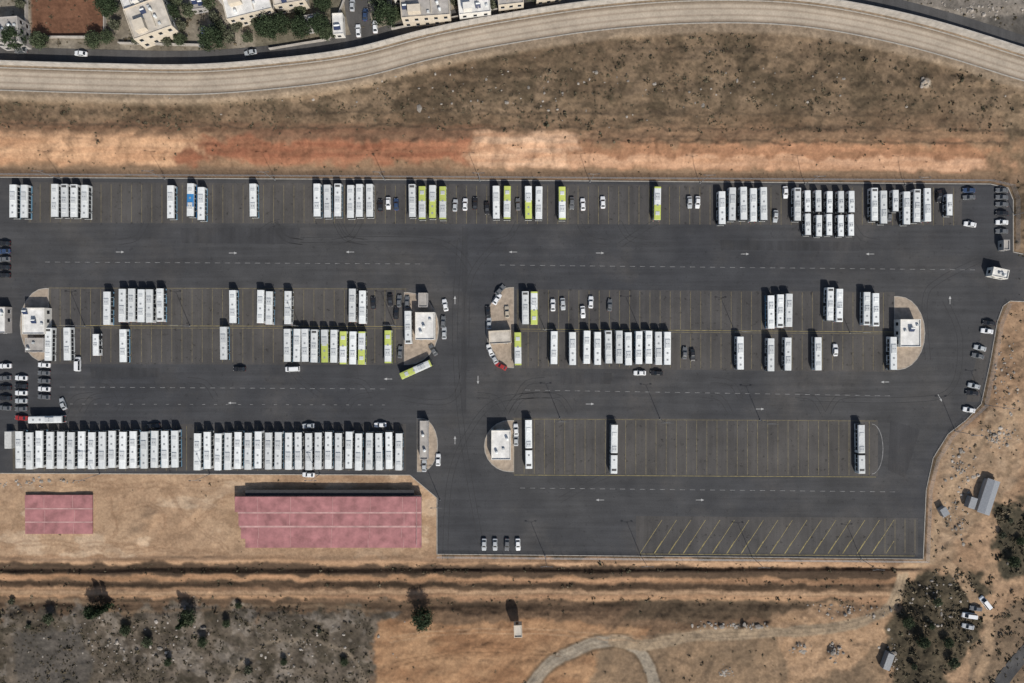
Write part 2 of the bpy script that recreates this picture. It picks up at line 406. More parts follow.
terr=obj('ground',fast_mesh('ground',V,F,[mTer],G.reshape(-1,3),smooth=True))
if terr.data.polygons[len(F)//2].normal.z<0: terr.data.flip_normals()
# ------------------------------------------------ roads & depot
rc0=C(164,148,129);rc1=C(186,172,153);rc2=C(156,141,123);rc3=C(140,125,107)
ribbon('security_road',[p for p in ROADC if -400<p[0]<1500],20,.07,mGravelRoad,12,8.0,[rc3,rc2,rc1,rc1,rc0,rc1,rc1,rc1,rc0,rc1,rc1,rc0,rc3])
for o in (-11.2,11.2):
    bm=bmesh.new()
    pts=offs([p for p in ROADC if -300<p[0]<1400],o)
    for a,b in zip(pts[:-1],pts[1:]):
        A=W(a[0],a[1],8);B=W(b[0],b[1],8); L=math.dist(A[:2],B[:2])
        box(bm,(A[0]+B[0])/2,(A[1]+B[1])/2,7.9,L+.02,.35,.30,0,0,math.atan2(B[1]-A[1],B[0]-A[0]))
    obj('road_kerb',bm2me(bm,'road_kerb',[mKerb]))
bm=bmesh.new()
pts=offs([p for p in ROADC if -300<p[0]<1400],-14.5)
for i,(a,b) in enumerate(zip(pts[:-1],pts[1:])):
    A=W(a[0],a[1],8);B=W(b[0],b[1],8); L=math.dist(A[:2],B[:2]); an=math.atan2(B[1]-A[1],B[0]-A[0])
    mx,my=(A[0]+B[0])/2,(A[1]+B[1])/2
    box(bm,mx,my,7.3,L-.04,.35,4.2,0,0,an)
    box(bm,mx,my,7.2,L-.02,.9,.75,0,.1,an)
obj('concrete_barrier_wall',bm2me(bm,'concrete_barrier_wall',[mConc]))
STREET=offs([p for p in ROADC if -400<p[0]<1500],-26)
ribbon('street',STREET,13,.10,mRoad,5)
ribbon('street',smooth_pts([(352,-60),(356,0),(362,30),(372,42)],6),24,.12,mRoad,6)
ribbon('street',smooth_pts([(990,700),(1012,668),(1040,640),(1100,600)],6),14,.12,mRoad,5)
sheet('depot_asphalt_road',[PAD],0.0,mAsph)
BAYS=[[(28,182),(962,186),(962,225),(28,223)],[(48,287),(408,288),(408,365),(48,364)],[(516,289),(895,292),(895,372),(516,368)],[(512,417),(878,420),(878,476),(512,474)],[(12,424),(406,424),(406,471),(12,471)],[(636,516),(918,518),(918,556),(636,554)],[(984,318),(996,320),(988,362),(979,402),(966,402),(976,360)]]
sheet('parking_bay_pavement',BAYS,0.004,mBay)
mPatch=asphalt('asphalt_patch',(.037,.038,.041),(.046,.046,.048),.15)
sheet('asphalt_patch',[[(180,228),(300,228),(298,244),(182,243)],[(560,372),(612,373),(611,384),(561,383)],[(720,240),(860,242),(859,251),(721,250)],[(90,368),(160,368),(160,377),(91,377)],[(890,420),(920,430),(905,478),(888,470)],[(462,228),(468,228),(466,412),(461,412)]],0.0048,mPatch)
bm=bmesh.new()
for a,b in zip(PAD,PAD[1:]+PAD[:1]):
    if a[0]>=1059 and b[0]>=1059: continue
    A=W(*a);B=W(*b);L=math.dist(A[:2],B[:2]);an=math.atan2(B[1]-A[1],B[0]-A[0])
    box(bm,(A[0]+B[0])/2,(A[1]+B[1])/2,-.1,L+.1,.28,.24,0,0,an)
obj('kerb',bm2me(bm,'kerb',[mKerb]))
def lines(name,segs,w,z,mat):
    V=[];F=[]
    for x0,y0,x1,y1 in segs:
        A=np.array(W(x0,y0)[:2]);B=np.array(W(x1,y1)[:2]);e=B-A;L=np.hypot(*e)
        if L<1e-6: continue
        nrm=np.array([-e[1],e[0]])/L*w/2;i=len(V)
        for p in (A-nrm,B-nrm,B+nrm,A+nrm): V.append((p[0],p[1],z))
        F.append((i,i+1,i+2,i+3))
    return obj(name,fast_mesh(name,V,F,[mat]))
ys=[]
def vrow(x0,x1,y0,y1,st=10.15,sk=.005,sh=0):
    x=x0
    while x<=x1:
        dy=(x-x0)*sk; ys.append((x,y0+dy,x+sh,y1+dy)); x+=st
vrow(30,960,184,222,sk=.004)
vrow(50,406,289,325,sk=.003); vrow(50,406,327,362,sk=.003)
vrow(518,893,290,328,sk=.008); vrow(518,893,332,366,sk=.012)
vrow(514,876,419,474,sk=.004)
vrow(14,404,426,471,sk=0)
vrow(885,918,519,553,st=10)
ys2=[(50,325.5,406,326.5),(518,329,893,332),(514,475,876,477),(640,554,915,556)]
x=640
while x<880: ys2.append((x,553.5,x+22,520)); ys2.append((x+14,553.5,x+22,541)); x+=14.5
ys+=[(50,327.8,406,328.8),(518,331,893,334),(514,419,876,421),(48,288,406,289)]
lines('parking_bay_markings',ys,.13,.008,mYel)
lines('parking_edge_markings',ys2,.15,.009,mYel2)
ds=[]
def dash(x0,y0,x1,y1,on=5,off=5):
    L=math.hypot(x1-x0,y1-y0);n=int(L/(on+off))
    for i in range(n):
        a=i*(on+off)/L;b=(i*(on+off)+on)/L
        ds.append((x0+(x1-x0)*a,y0+(y1-y0)*a,x0+(x1-x0)*b,y0+(y1-y0)*b))
dash(45,262,430,264);dash(500,265,985,270);dash(60,387,395,389);dash(525,390,900,396);dash(520,488,905,492);dash(70,404,400,405,3,9)
lines('lane_markings',ds,.14,.007,mWht)
AR=[];AV=[]
def arrow(px,py,ang):
    c=Vector(W(px,py)); R=Matrix.Rotation(math.radians(ang),3,'Z'); i=len(AV)
    for q in ((-1.5,-.1),(.4,-.1),(.4,.1),(-1.5,.1),(.4,-.45),(1.5,0),(1.5,.001),(.4,.45)):
        p=c+R@Vector((q[0],q[1],0)); AV.append((p.x,p.y,.007))
    AR.append((i,i+1,i+2,i+3)); AR.append((i+4,i+5,i+6,i+7))
for a in ((233,253,0),(513,252,180),(600,253,0),(745,254,0),(350,252,180),(120,252,0),(232,403,180),(388,379,180),(590,404,0),(760,409,0),(885,382,180),(455,300,90),(478,380,-90),(940,398,-60),(700,500,0),(600,500,180),(950,300,90),(455,440,90),(870,254,180)): arrow(*a)
obj('road_arrow_markings',fast_mesh('road_arrow_markings',AV,AR,[mWht2]))
mTM=M('tyre_mark',(.030,.030,.031),.8,.25,.6)
tm=[]
TMQ=[[(445,560),(450,480),(470,430),(500,400),(560,395)],[(480,540),(462,430),(455,330),(460,240)],[(470,270),(455,250),(420,240),(300,240)],[(945,300),(960,340),(950,390),(900,400),(800,398)],[(500,240),(470,280),(465,360),(450,400),(400,398)],[(980,260),(940,280),(925,300),(928,360)],[(250,240),(270,225),(280,222)],[(620,245),(650,225),(658,222)],[(320,395),(300,380),(290,366)],[(560,500),(600,478),(612,474)],[(800,240),(810,232)]]
for i in range(26):
    x=random.uniform(60,900); y=random.choice([242,380,395]); s_=random.choice((-1,1)); TMQ.append([(x,y),(x+s_*18,y-(4 if y==242 else -3)),(x+s_*28,y+(-20 if y<300 else 18))])
for q in TMQ:
    q=smooth_pts(q,5)
    for o in (-2.6,2.6):
        r=offs(q,o)
        for a,b in zip(r[:-1],r[1:]): tm.append((*a,*b))
lines('tyre_marks',tm,.18,.0055,mTM)
# ------------------------------------------------ islands
def island(name,poly,fill=mPave,hh=.13):
    bm=bmesh.new()
    P=[Vector(W(*p)) for p in poly]
    c=sum(P,Vector())/len(P)
    n=len(P)
    inner=[p+(c-p).normalized()*.3 for p in P]
    b=[bm.verts.new((p.x,p.y,-.05)) for p in P]; tp=[bm.verts.new((p.x,p.y,hh)) for p in P]; it=[bm.verts.new((p.x,p.y,hh)) for p in inner]; ib=[bm.verts.new((p.x,p.y,hh-.03)) for p in inner]
    for i in range(n):
        j=(i+1)%n
        for q in ((b[i],b[j],tp[j],tp[i]),(tp[i],tp[j],it[j],it[i]),(it[i],it[j],ib[j],ib[i])): bm.faces.new(q).material_index=0
    bm.faces.new(ib).material_index=1
    return obj(name,bm2me(bm,name,[mKerb,fill]))
def dome(x0,y0,x1,y1,side,n=12):
    cy=(y0+y1)/2; r=(y1-y0)/2; out=[]
    for i in range(n+1):
        a=-math.pi/2+math.pi*i/n
        xx=math.cos(a)*(x1-x0-4)*1.0
        out.append(((x0+4+xx) if side=='r' else (x1-4-xx),cy+math.sin(a)*r))
    if side=='r': return [(x0,y0)]+out+[(x0,y1)]
    return [(x1,y0)]+out+[(x1,y1)]
island('kerbed_island',dome(404,292,439,365,'r'))
island('kerbed_island',dome(486,287,514,368,'l'))
island('kerbed_island',dome(894,296,925,370,'r'))
island('kerbed_island',dome(20,288,49,362,'l'))
island('kerbed_island',dome(417,418,438,472,'r'))
island('kerbed_island',dome(484,420,514,472,'l'))
seg=[]
dd=dome(868,424,883,474,'r',14)[1:-1]
for a,b in zip(dd[:-1],dd[1:]): seg.append((*a,*b))
lines('island_outline_marking',seg,.2,.010,mWht)
# ------------------------------------------------ buildings
def building(name,px,py,wpx,dpx,hh,rot=0,wall=0,roof=0,z=None,extras=True,floors=1,seed=0):
    rnd=random.Random(seed+int(px*7+py))
    if z is None: z=max(h1(px,py)-.05,-.05)
    w=wpx*S;dp=dpx*S
    c=W(px,py,z+hh)
    root=bpy.data.objects.new(name,None); sc.collection.objects.link(root); root.location=(c[0],c[1],z); root.rotation_euler=(0,0,math.radians(rot))
    bm=bmesh.new(); box(bm,0,0,-.6,w,dp,hh+.6); obj('walls',bm2me(bm,'walls',[mStuc[wall]]),root)
    bm=bmesh.new(); box(bm,0,0,hh+.002,w-.5,dp-.5,.06); obj('roof',bm2me(bm,'roof',[mRoofs[roof]]),root)
    bm=bmesh.new()
    for a in ((0,dp/2-.1,w,.2),(0,-dp/2+.1,w,.2),(w/2-.1,0,.2,dp-.41),(-w/2+.1,0,.2,dp-.41)): box(bm,a[0],a[1],hh+.001,a[2],a[3],.45)
    if floors>1:
        sx=rnd.choice((-1,1)); box(bm,sx*w*.22,rnd.choice((-1,1))*dp*.2,hh+.063,w*.26,dp*.34,2.3); box(bm,-sx*w*.12,0,hh+.063,.15,dp*.7,.6)
    obj('parapet',bm2me(bm,'parapet',[mStuc[wall]]),root)
    bg=bmesh.new()
    fh=hh/floors
    for f in range(floors):
        for sx,L,isx in ((1,w,0),(-1,w,0),(1,dp,1),(-1,dp,1)):
            nn=max(1,int(L/2.8))
            for i in range(nn):
                u=-L/2+L*(i+.5)/nn
                if f==0 and i==0 and sx==1: continue
                zz=f*fh+fh*.35
                if isx:
                    box(bg,sx*(w/2+.01),u,zz,.08,1.2,fh*.4,0); box(bg,sx*(w/2+.05),u,zz-.1,.16,1.4,.08,1)
                else:
                    box(bg,u,sx*(dp/2+.01),zz,1.2,.08,fh*.4,0); box(bg,u,sx*(dp/2+.05),zz-.1,1.4,.16,.08,1)
    obj('windows',bm2me(bg,'windows',[mGlass,mFrame]),root)
    bm=bmesh.new(); box(bm,-w/2+1.2,dp/2+.02,0,1.0,.1,2.1); obj('door',bm2me(bm,'door',[mDoor]),root)
    if extras:
        bm=bmesh.new()
        for _ in range(max(2,int(w*dp/22))):
            x=rnd.uniform(-w/2+1,w/2-1);y=rnd.uniform(-dp/2+1,dp/2-1);k=rnd.random()
            if k<.4: box(bm,x,y,hh+.06,.9,.7,.7,1,.05)
            elif k<.7: cyl(bm,(x,y,hh+.06),(x,y,hh+1.2),.5,.5,12,0); cyl(bm,(x,y,hh+1.2),(x,y,hh+1.35),.5,.15,12,0)
            else:
                v=[bm.verts.new((x+a,y+b,hh+zz)) for a,b,zz in ((-.9,-.6,.25),(.9,-.6,.25),(.9,.5,1.1),(-.9,.5,1.1))]; bm.faces.new(v).material_index=2
                cyl(bm,(x-.7,y+.6,hh+1.15),(x+.7,y+.6,hh+1.15),.28,.28,10,0)
        obj('roof_equipment',bm2me(bm,'roof_equipment',[mWhite,mAC,mSolar]),root)
    return root
building('depot_office',34,321,22,26,3.6,0,0,0); building('depot_office',35,345,18,14,3,0,2,1)
building('depot_office',425,326,19,27,3.8,0,0,0); building('storage_building',423,300,9,14,2.8,0,2,1,extras=False)
building('depot_kiosk',500,337,22,13,3,3,1,2,extras=False)
building('depot_office',910,333,20,27,3.8,0,0,0,seed=3)
building('depot_kiosk',424,440,8,38,2.8,0,2,1); building('depot_office',501,445,19,29,3.6,0,0,0,seed=5)
building('gatehouse',1000,273,16,9,3,-12,0,0); building('gatehouse',1006,245,6,10,2.6,0,2,1,extras=False)
building('utility_building',1,320,10,26,3,0,2,0)
HS=[(6,30,24,24,6,4,2,1,2),(148,18,38,30,7,20,1,2,2),(132,0,20,16,6,20,0,0,2),(247,4,44,20,6.5,14,1,0,2),(233,-14,34,18,6,14,2,1,2),(312,22,16,14,3,10,2,1,1),(338,24,10,20,3,3,0,0,1),(425,6,46,20,7,4,1,1,2),(418,-18,50,20,7,4,0,0,2),(474,4,30,18,6,6,0,0,2),(510,-6,24,20,6,6,1,1,2),(198,3,14,12,3,8,2,1,1),(288,-6,30,18,6,10,1,2,2),(60,-26,40,20,6,3,0,0,2),(-40,20,40,30,6,3,0,0,2),(548,-14,24,18,6,8,1,2,2)]
for i,(x,y,w,d_,hh,r,wl,rf,fl) in enumerate(HS): building('flat_roof_house',x,y,w,d_,hh,r,wl,rf,floors=fl,seed=i)
bm=bmesh.new()
for a,b in (((30,38),(106,38)),((106,38),(106,-10)),((28,38),(28,-10)),((120,44),(205,46)),((270,50),(330,40)),((392,30),(392,-10)),((392,30),(500,10)),((330,40),(345,0))):
    A=W(*a,7.7);B=W(*b,7.7);L=math.dist(A[:2],B[:2]); box(bm,(A[0]+B[0])/2,(A[1]+B[1])/2,7.0,L,.25,2.2,0,0,math.atan2(B[1]-A[1],B[0]-A[0]))
obj('garden_wall',bm2me(bm,'garden_wall',[mConc]))
def pink(x0,y0,x1,y1,hh,strips,joints,name,step=.18):
    root=bpy.data.objects.new(name,None); sc.collection.objects.link(root)
    c=W((x0+x1)/2,(y0+y1)/2,hh); root.location=(c[0],c[1],0)
    w=(x1-x0)*S;dp=(y1-y0)*S
    n=len(strips); low=hh-step*n-.25
    ix=max(q[2] for q in strips)
    bm=bmesh.new(); box(bm,ix/2,0,-.5,w-.4-ix,dp-.4,low+.45)
    for i in range(int((w-ix)/4)):
        for s in (-1,1): box(bm,-w/2+2+ix+i*4,s*(dp/2-.12),-.5,.4,.14,low+.4,0)
    obj('walls',bm2me(bm,'walls',[mConc]),root)
    bm=bmesh.new(); tot=sum(q[0] for q in strips); y=dp/2
    for i,(sw,mi,ins) in enumerate(strips):
        q=sw/tot*dp; zt=hh-step*i
        box(bm,ins/2,y-q/2,low-.04,w-ins,q-.04,zt-low+.04,mi); y-=q
    obj('roof',bm2me(bm,'roof',[mPink,mPink2]),root)
    bm=bmesh.new(); y=dp/2
    for i,(sw,mi,ins) in enumerate(strips):
        q=sw/tot*dp; zt=hh-step*i
        if sw>4:
            for j in joints: box(bm,-w/2+w*j+random.uniform(-.5,.5),y-q/2,zt+.002,.10,q-.3,.05)
        y-=q
    if hh>2: box(bm,w/2-1.6,0,hh+.07,.18,dp-1,.10)
    obj('roof_joints',bm2me(bm,'roof_joints',[mPink2]),root)
    if hh>2:
        # dark sheet on posts, added to extend the building's shadow strip northward
        bm=bmesh.new(); box(bm,.3,dp/2+1.15,low-.2,w-6,2.1,.08,0)
        for i in range(12): cyl(bm,(-w/2+4+i*(w-7.5)/11,dp/2+2.0,-.3),(-w/2+4+i*(w-7.5)/11,dp/2+2.0,low-.2),.07,.07,6,1)
        obj('added_shadow_strip',bm2me(bm,'added_shadow_strip',[mShadow,mMetal]),root)
pink(236,497,420,548,3.1,[(15,0,0),(1.6,1,1),(12,0,1.2),(1.8,1,1.5),(11,0,2),(9,0,3.5)],[.12,.3,.52,.72,.9],'pink_roof_building',.12)
pink(25,495,92,534,.9,[(13,0,0),(1.2,1,0),(12,0,0),(1.2,1,0),(11,0,0)],[.3,.72],'pink_roof_foundation',.04)
root=bpy.data.objects.new('metal_shed',None); sc.collection.objects.link(root); zz=h1(989,497); c=W(989,497,zz+2.5); root.location=(c[0],c[1],zz-.1); root.rotation_euler=(0,0,math.radians(-18))
bm=bmesh.new(); box(bm,0,0,0,4,12,2.4); obj('walls',bm2me(bm,'walls',[mStuc[2]]),root)
bm=bmesh.new()
for s in (-1,1):
    for i in range(24):
        a=-6.3+i*.525; v=[bm.verts.new(p) for p in ((0,a,3.1),(0,a+.5,3.1),(s*2.3,a+.5,2.42),(s*2.3,a,2.42))]; bm.faces.new(v)
        v=[bm.verts.new(p) for p in ((0,a+.5,3.1),(0,a+.525,3.16),(s*2.3,a+.525,2.48),(s*2.3,a+.5,2.42))]; bm.faces.new(v)
obj('roof',bm2me(bm,'roof',[mMetal]),root)
bm=bmesh.new(); box(bm,0,-6.02,0,2,.08,2.1); box(bm,2.02,2,1,.08,1.4,.9); obj('door',bm2me(bm,'door',[mDoor]),root)
building('small_hut',518,631,8,12,2.4,2,1,2,extras=False)
# ------------------------------------------------ vehicles
def bus_body(bm,L,Wd,Hh,y0,roofmat,side,front=True,rear=True):
    w=Wd/2
    half=[(w,.32),(w,1.05),(w*.985,Hh*.78),(w*.96,Hh*.9),(w*.86,Hh*.975),(w*.45,Hh)]
    prof=half+[(-x,z) for x,z in half[::-1]]; n=len(prof)
    st=[]
    ya=y0-L/2; yb=y0+L/2
    st.append((ya,.93 if rear else 1,'e'))
    st.append((ya+.18,1,'b'))
    y=ya+.9; 
    st.append((y,1,'g'))
    while y+1.5<yb-.9:
        st.append((y+1.35,1,'p')); y+=1.5; st.append((y,1,'g'))
    st.append((yb-.75,1,'b')); st.append((yb-.18,1,'b')) ; st.append((yb,.93 if front else 1,'x'))
    rings=[]
    for i,(yy,s,_) in enumerate(st):
        r=[]
        for x,z in prof:
            q=yy; zt=z
            if i==len(st)-1 and front: q=yy-max(0,z-1.0)*.16; zt=z-(.10 if z>Hh*.9 else 0)
            if i==0 and rear: q=yy+max(0,z-1.0)*.05; zt=z-(.08 if z>Hh*.9 else 0)
            r.append(bm.verts.new((x*s,q,zt)))
        rings.append(r)
    for i in range(len(st)-1):
        kind=st[i][2]; ym=(st[i][0]+st[i+1][0])/2
        for j in range(n):
            jj=(j+1)%n
            f=bm.faces.new((rings[i][j],rings[i][jj],rings[i+1][jj],rings[i+1][j]))
            b=j if j<6 else (10-j)
            if j==11: f.material_index=5; continue
            if b==1 and (kind=='g' or (kind=='b' and i>2)): f.material_index=1
            elif b==0: f.material_index=side(ym)
            elif b>=3 or j==5: f.material_index=roofmat(ym)
            else: f.material_index=0
    for ring,isf in ((rings[0],False),(rings[-1],True)):
        for b in range(5):
            f=bm.faces.new((ring[b],ring[b+1],ring[10-b],ring[11-b]))
            f.material_index=1 if (b in (1,2) and isf and front) or (b==1 and not isf and rear) else (0 if b<3 else roofmat(ring[0].co.y))
def bus_mesh(name,L=12,Wd=2.55,Hh=3.05,style='white',art=False,ac=0):
    bm=bmesh.new()
    mats=[mWhite,mGlass,mWhiteRoof,mLime,mBlue,mTyre,mAC,mHatch,mBellow,mGrille,mLampG,mRedL,mTeal,mDark]
    if style=='white': rf=lambda y:2; sd_=lambda y:0
    elif style=='teal': rf=lambda y:2; sd_=lambda y:12
    elif style=='lime': rf=lambda y:(3 if y<-.5 or y>4.6 else 2); sd_=lambda y:3
    elif style=='lime2': rf=lambda y:(3 if y>-1 else 2); sd_=lambda y:3
    elif style=='blue': rf=lambda y:(4 if -2<y<3 else 2); sd_=lambda y:4
    if art:
        bus_body(bm,10.2,Wd,Hh,L/2-5.1,rf,sd_,True,False); bus_body(bm,6.6,Wd,Hh,-L/2+3.3,rf,sd_,False,True)
        y=-L/2+6.6; e=L/2-10.2; n=9
        for i in range(n):
            q=(e-y)/n; box(bm,0,y+q*(i+.5),.5,Wd-.15 if i%2 else Wd-.3,q-.005,Hh-.62 if i%2 else Hh-.7,8)
    else: bus_body(bm,L,Wd,Hh,0,rf,sd_)
    def top(y,w,l,h_,mi,x=0,tp=.12): box(bm,x,y,Hh-.03,w,l,h_,mi,tp)
    if ac==0: top(L*.18,1.7,2.6,.24,6); top(-L*.30,1.5,1.4,.18,6); top(-L*.06,.7,.7,.08,7,0,.05)
    elif ac==1: top(-L*.14,1.8,3.2,.26,6); top(L*.14,.7,.7,.08,7,0,.05); top(L*.34,.7,.7,.08,7,0,.05)
    elif ac==2: top(L*.0,1.7,2.2,.24,6); top(L*.30,1.6,1.5,.18,2); top(-L*.22,.7,.7,.08,7,0,.05); top(-L*.42,1.7,.9,.08,9)
    elif ac==3: top(0,1.3,1.6,.2,6); top(L*.25,.55,.55,.08,7,0,.04)
    for s in (-.4,.4):
        yy={0:L*.18,1:-L*.14,2:0,3:0}[ac]
        cyl(bm,(s*.9,yy,Hh+.16),(s*.9,yy,Hh+.25),.22,.22,10,7)
    wy=[L/2-2.6,-L/2+3.1]+([ -L/2+8.6] if art else [])
    for y in wy:
        for s in (-1,1): cyl(bm,(s*(Wd/2+.015),y,.48),(s*(Wd/2-.3),y,.48),.48,.48,16,5); cyl(bm,(s*(Wd/2+.03),y,.48),(s*(Wd/2+.0),y,.48),.26,.24,12,6)
    for y in (L/2-1.3,L/2-6.0 if L>9 else -1): box(bm,Wd/2+.012,y,.4,.03,1.15,2.0,1)
    for s in (-1,1):
        box(bm,s*(Wd/2+.22),L/2+.1,1.9,.22,.14,.5,13,.02); box(bm,s*(Wd/2+.05),L/2+.06,2.42,.5,.06,.06,13)
        box(bm,s*.9,L/2-.02,.62,.42,.1,.22,10,.02); box(bm,s*.98,-L/2-.0,.8,.26,.1,.5,11,.02)
    box(bm,0,L/2+.0,.3,2.2,.14,.22,9,.03); box(bm,0,-L/2+.0,.4,1.6,.12,.7,9,.02)
    box(bm,0,L/2-.1,Hh*.86,1.5,.14,.26,13,.02)
    return bm2me(bm,name,mats,True)
BM={}
for i in range(3):
    BM['w%d'%i]=bus_mesh('bus_white_%d'%i,style='white',ac=i); BM['t%d'%i]=bus_mesh('bus_teal_%d'%i,style='teal',ac=i)
BM['l0']=bus_mesh('bus_lime_a',style='lime',ac=0); BM['l1']=bus_mesh('bus_lime_b',style='lime2',ac=1); BM['b0']=bus_mesh('bus_blue',style='blue',ac=0)
BM['c0']=bus_mesh('coach_a',13.4,2.55,3.4,'teal',ac=1); BM['c1']=bus_mesh('coach_b',13.4,2.55,3.4,'white',ac=1); BM['c2']=bus_mesh('coach_c',13.4,2.55,3.4,'teal',ac=0)
BM['a0']=bus_mesh('bus_articulated',17.6,2.55,3.05,'white',True,2)
BM['m0']=bus_mesh('minibus_mesh',7.9,2.2,2.75,'white',ac=3)
def bus(px,py,kind='w',head=0,name='bus'):
    if kind in ('w','t'): kind=kind+str(random.randint(0,2))
    hh={'c':3.4,'m':2.75}.get(kind[0],3.05)
    c=W(px,py,hh)
    o=obj(name,BM[kind],None,(c[0]+random.uniform(-.18,.18),c[1]+random.uniform(-.35,.35),0),math.radians(head+random.uniform(-.8,.8)))
    return o
def rowb(lst,y,kinds=None,head=180):
    for i,e in enumerate(lst):
        if isinstance(e,tuple): x,yy,kd=e[0],e[1] if e[1] else y,e[2]
        else: x,yy,kd=e,y,random.choice('wt')
        bus(x,yy,kd,head if random.random()>.12 else head+180)
rowb([12,23,54,64,73,84.5,(170,201,'t'),(189.5,200,'b0'),(201,203,'t'),(253,200,'t'),317,327,337,(350,201,'w'),(359,201,'w'),(369,201,'w')],200.5)
rowb([(412,201,'w'),(422,202,'l0'),(432,202,'l1'),(443,202,'l0'),(496,203,'w'),(507,203,'l0'),(528,203,'l1'),(539,203,'w'),(562,203,'l0'),(658,204,'l0'),(722,207,'w'),733,744,754,764.5],204)
rowb([(798,205,'w'),(875,205,'w'),(884.5,207,'w'),(907,208,'w'),(918,205,'w'),(928,205,'w')],205)
bus(950,205,'m0',180,'minibus'); bus(896,201,'m0',180,'minibus')
for x in (808,819,830,841,851.5): bus(x,201,'m0',180,'minibus'); bus(x,225,'m0',180,'minibus')
rowb([(106,309,'t'),122,131,140,149,159,(232,306,'t'),(260,307,'t'),(269,307,'t'),(287,307,'w'),(351.5,306,'w'),(362,307,'w')],305,head=0)
rowb([(48,344,'w'),(67,344,'w'),(122,345,'t'),(223,344,'t'),287,296,305,314,(324.5,347,'l1'),(334,347,'w'),(343,347,'l0'),(352.5,347,'w'),(361.5,347,'l0'),(388,347,'l0')],346)
bus(95,345,'m0',0,'minibus'); bus(408,327,'w',0); bus(416,370,'l0',-66)
rowb([(525,308,'w'),(534.5,308,'l0'),(771,312,'t'),(780.5,310,'w'),(789.5,310,'w'),(830.5,304,'w'),(839.5,306,'w'),(867,308,'w'),(876,309,'w')],308,head=0)
rowb([(517.5,348,'l0'),(554,348,'t'),(572.5,349,'w'),587,597.5,609,619,629,639,649,658.5,668,(741,354,'w'),(771.5,354,'w'),(788.5,354,'w'),(819,354,'w'),(894,353,'w')],348)
for i in range(16): bus(18+i*10.42,450,random.choice(['c0','c2','c1']),0 if random.random()>.1 else 180,'coach')
for i in range(21): bus(197+i*10.1,451,random.choice(['c0','c2','c1']),0 if random.random()>.1 else 180,'coach')
bus(44,419,'w',90)
bus(529,444,'a0',0,'articulated_bus'); bus(614,449,'a0',0,'articulated_bus'); bus(862,449,'a0',0,'articulated_bus')
def car_mesh(name,paint,L=4.4,Wd=1.8,van=False):
    bm=bmesh.new(); w=Wd/2; l=L/2
    if van: stn=[(-l,.88,1.0),(-l+.1,.97,1.1),(-l*.3,1,1.12),(l*.3,1,1.12),(l*.62,.99,1.1),(l*.9,.92,.92),(l,.8,.7)]; gh=(-l+.08,l*.68,-l+.2,l*.38,1.10,1.95)
    else: stn=[(-l,.80,.78),(-l+.15,.92,.9),(-l*.6,.99,.95),(-l*.1,1,.94),(l*.42,1,.93),(l*.8,.94,.82),(l*.95,.84,.72),(l,.72,.6)]; gh=(-l*.80,l*.46,-l*.52,l*.12,.92,1.46)
    R=[]
    for y,s,zt in stn:
        hf=[(w*s*.94,.22),(w*s,.5),(w*s*.97,zt-.14),(w*s*.82,zt)]
        pr=hf+[(-x,z) for x,z in hf[::-1]]
        R.append([bm.verts.new((x,y,z)) for x,z in pr])
    for a,b in zip(R[:-1],R[1:]):
        for j in range(8): bm.faces.new((a[j],a[(j+1)%8],b[(j+1)%8],b[j])).material_index=0
    bm.faces.new(R[0]);bm.faces.new(R[-1][::-1])
    y0,y1,t0,t1,zb,zt=gh
    def ring(ya,yb,ww,z,c): 
        return [bm.verts.new(p) for p in ((-ww+c,ya,z),(ww-c,ya,z),(ww,ya+c*1.3,z),(ww,yb-c*1.3,z),(ww-c,yb,z),(-ww+c,yb,z),(-ww,yb-c*1.3,z),(-ww,ya+c*1.3,z))]
    A=ring(y0,y1,w*.9,zb-.05,.14);B=ring(t0,t1,w*.72,zt-.04,.12);D=ring(t0+.1,t1-.08,w*.62,zt,.1)
    for j in range(8):
        k=(j+1)%8
        bm.faces.new((A[j],A[k],B[k],B[j])).material_index=0 if j in (1,3,5,7) else 1
        bm.faces.new((B[j],B[k],D[k],D[j])).material_index=0
    bm.faces.new(D).material_index=0
    for y in (-l*.6,l*.62):
        for s in (-1,1): cyl(bm,(s*(w+.01),y,.32),(s*(w-.22),y,.32),.32,.32,14,2); cyl(bm,(s*(w+.02),y,.32),(s*(w),y,.32),.19,.17,10,3)
    for s in (-1,1):
        box(bm,s*(w+.09),l*.36,zb-.02,.18,.12,.14,0,.02); box(bm,s*w*.6,l-.06,.55,.3,.12,.13,4,.02); box(bm,s*w*.68,-l+.04,.62,.26,.1,.16,5,.02)
        box(bm,s*(w*.87),(y0+y1)/2,zb+.0,.06,.08,(zt-zb)*.75,0)
    box(bm,0,l-.02,.3,Wd*.6,.08,.14,6,.01); box(bm,0,l*.99,.46,.5,.08,.11,6,.01)
    return bm2me(bm,name,[paint,mGlass,mTyre,mMetal,mLampG,mRedL,mGrille],True)
CM={k:car_mesh('car_'+k,v) for k,v in mCarc.items()}
VM={k:car_mesh('van_'+k,mCarc[k],5.2,1.95,True) for k in ('white','silver','grey')}
def car(px,py,ang,c='white',van=False):
    z=0.0
    if sd(np.array([px]),np.array([py]),PAD)[0]>0: z=h1(px,py)+.02
    q=W(px,py,z+1.2)
    obj('parked_van' if van else 'parked_car',(VM if van else CM)[c],None,(q[0],q[1],z+(.10 if z>5 else 0)),math.radians(ang+random.uniform(-4,4)))
cc=['white','white','silver','grey','grey','black','silver','white','grey','black','blue','white']
def rc(): return random.choice(cc)
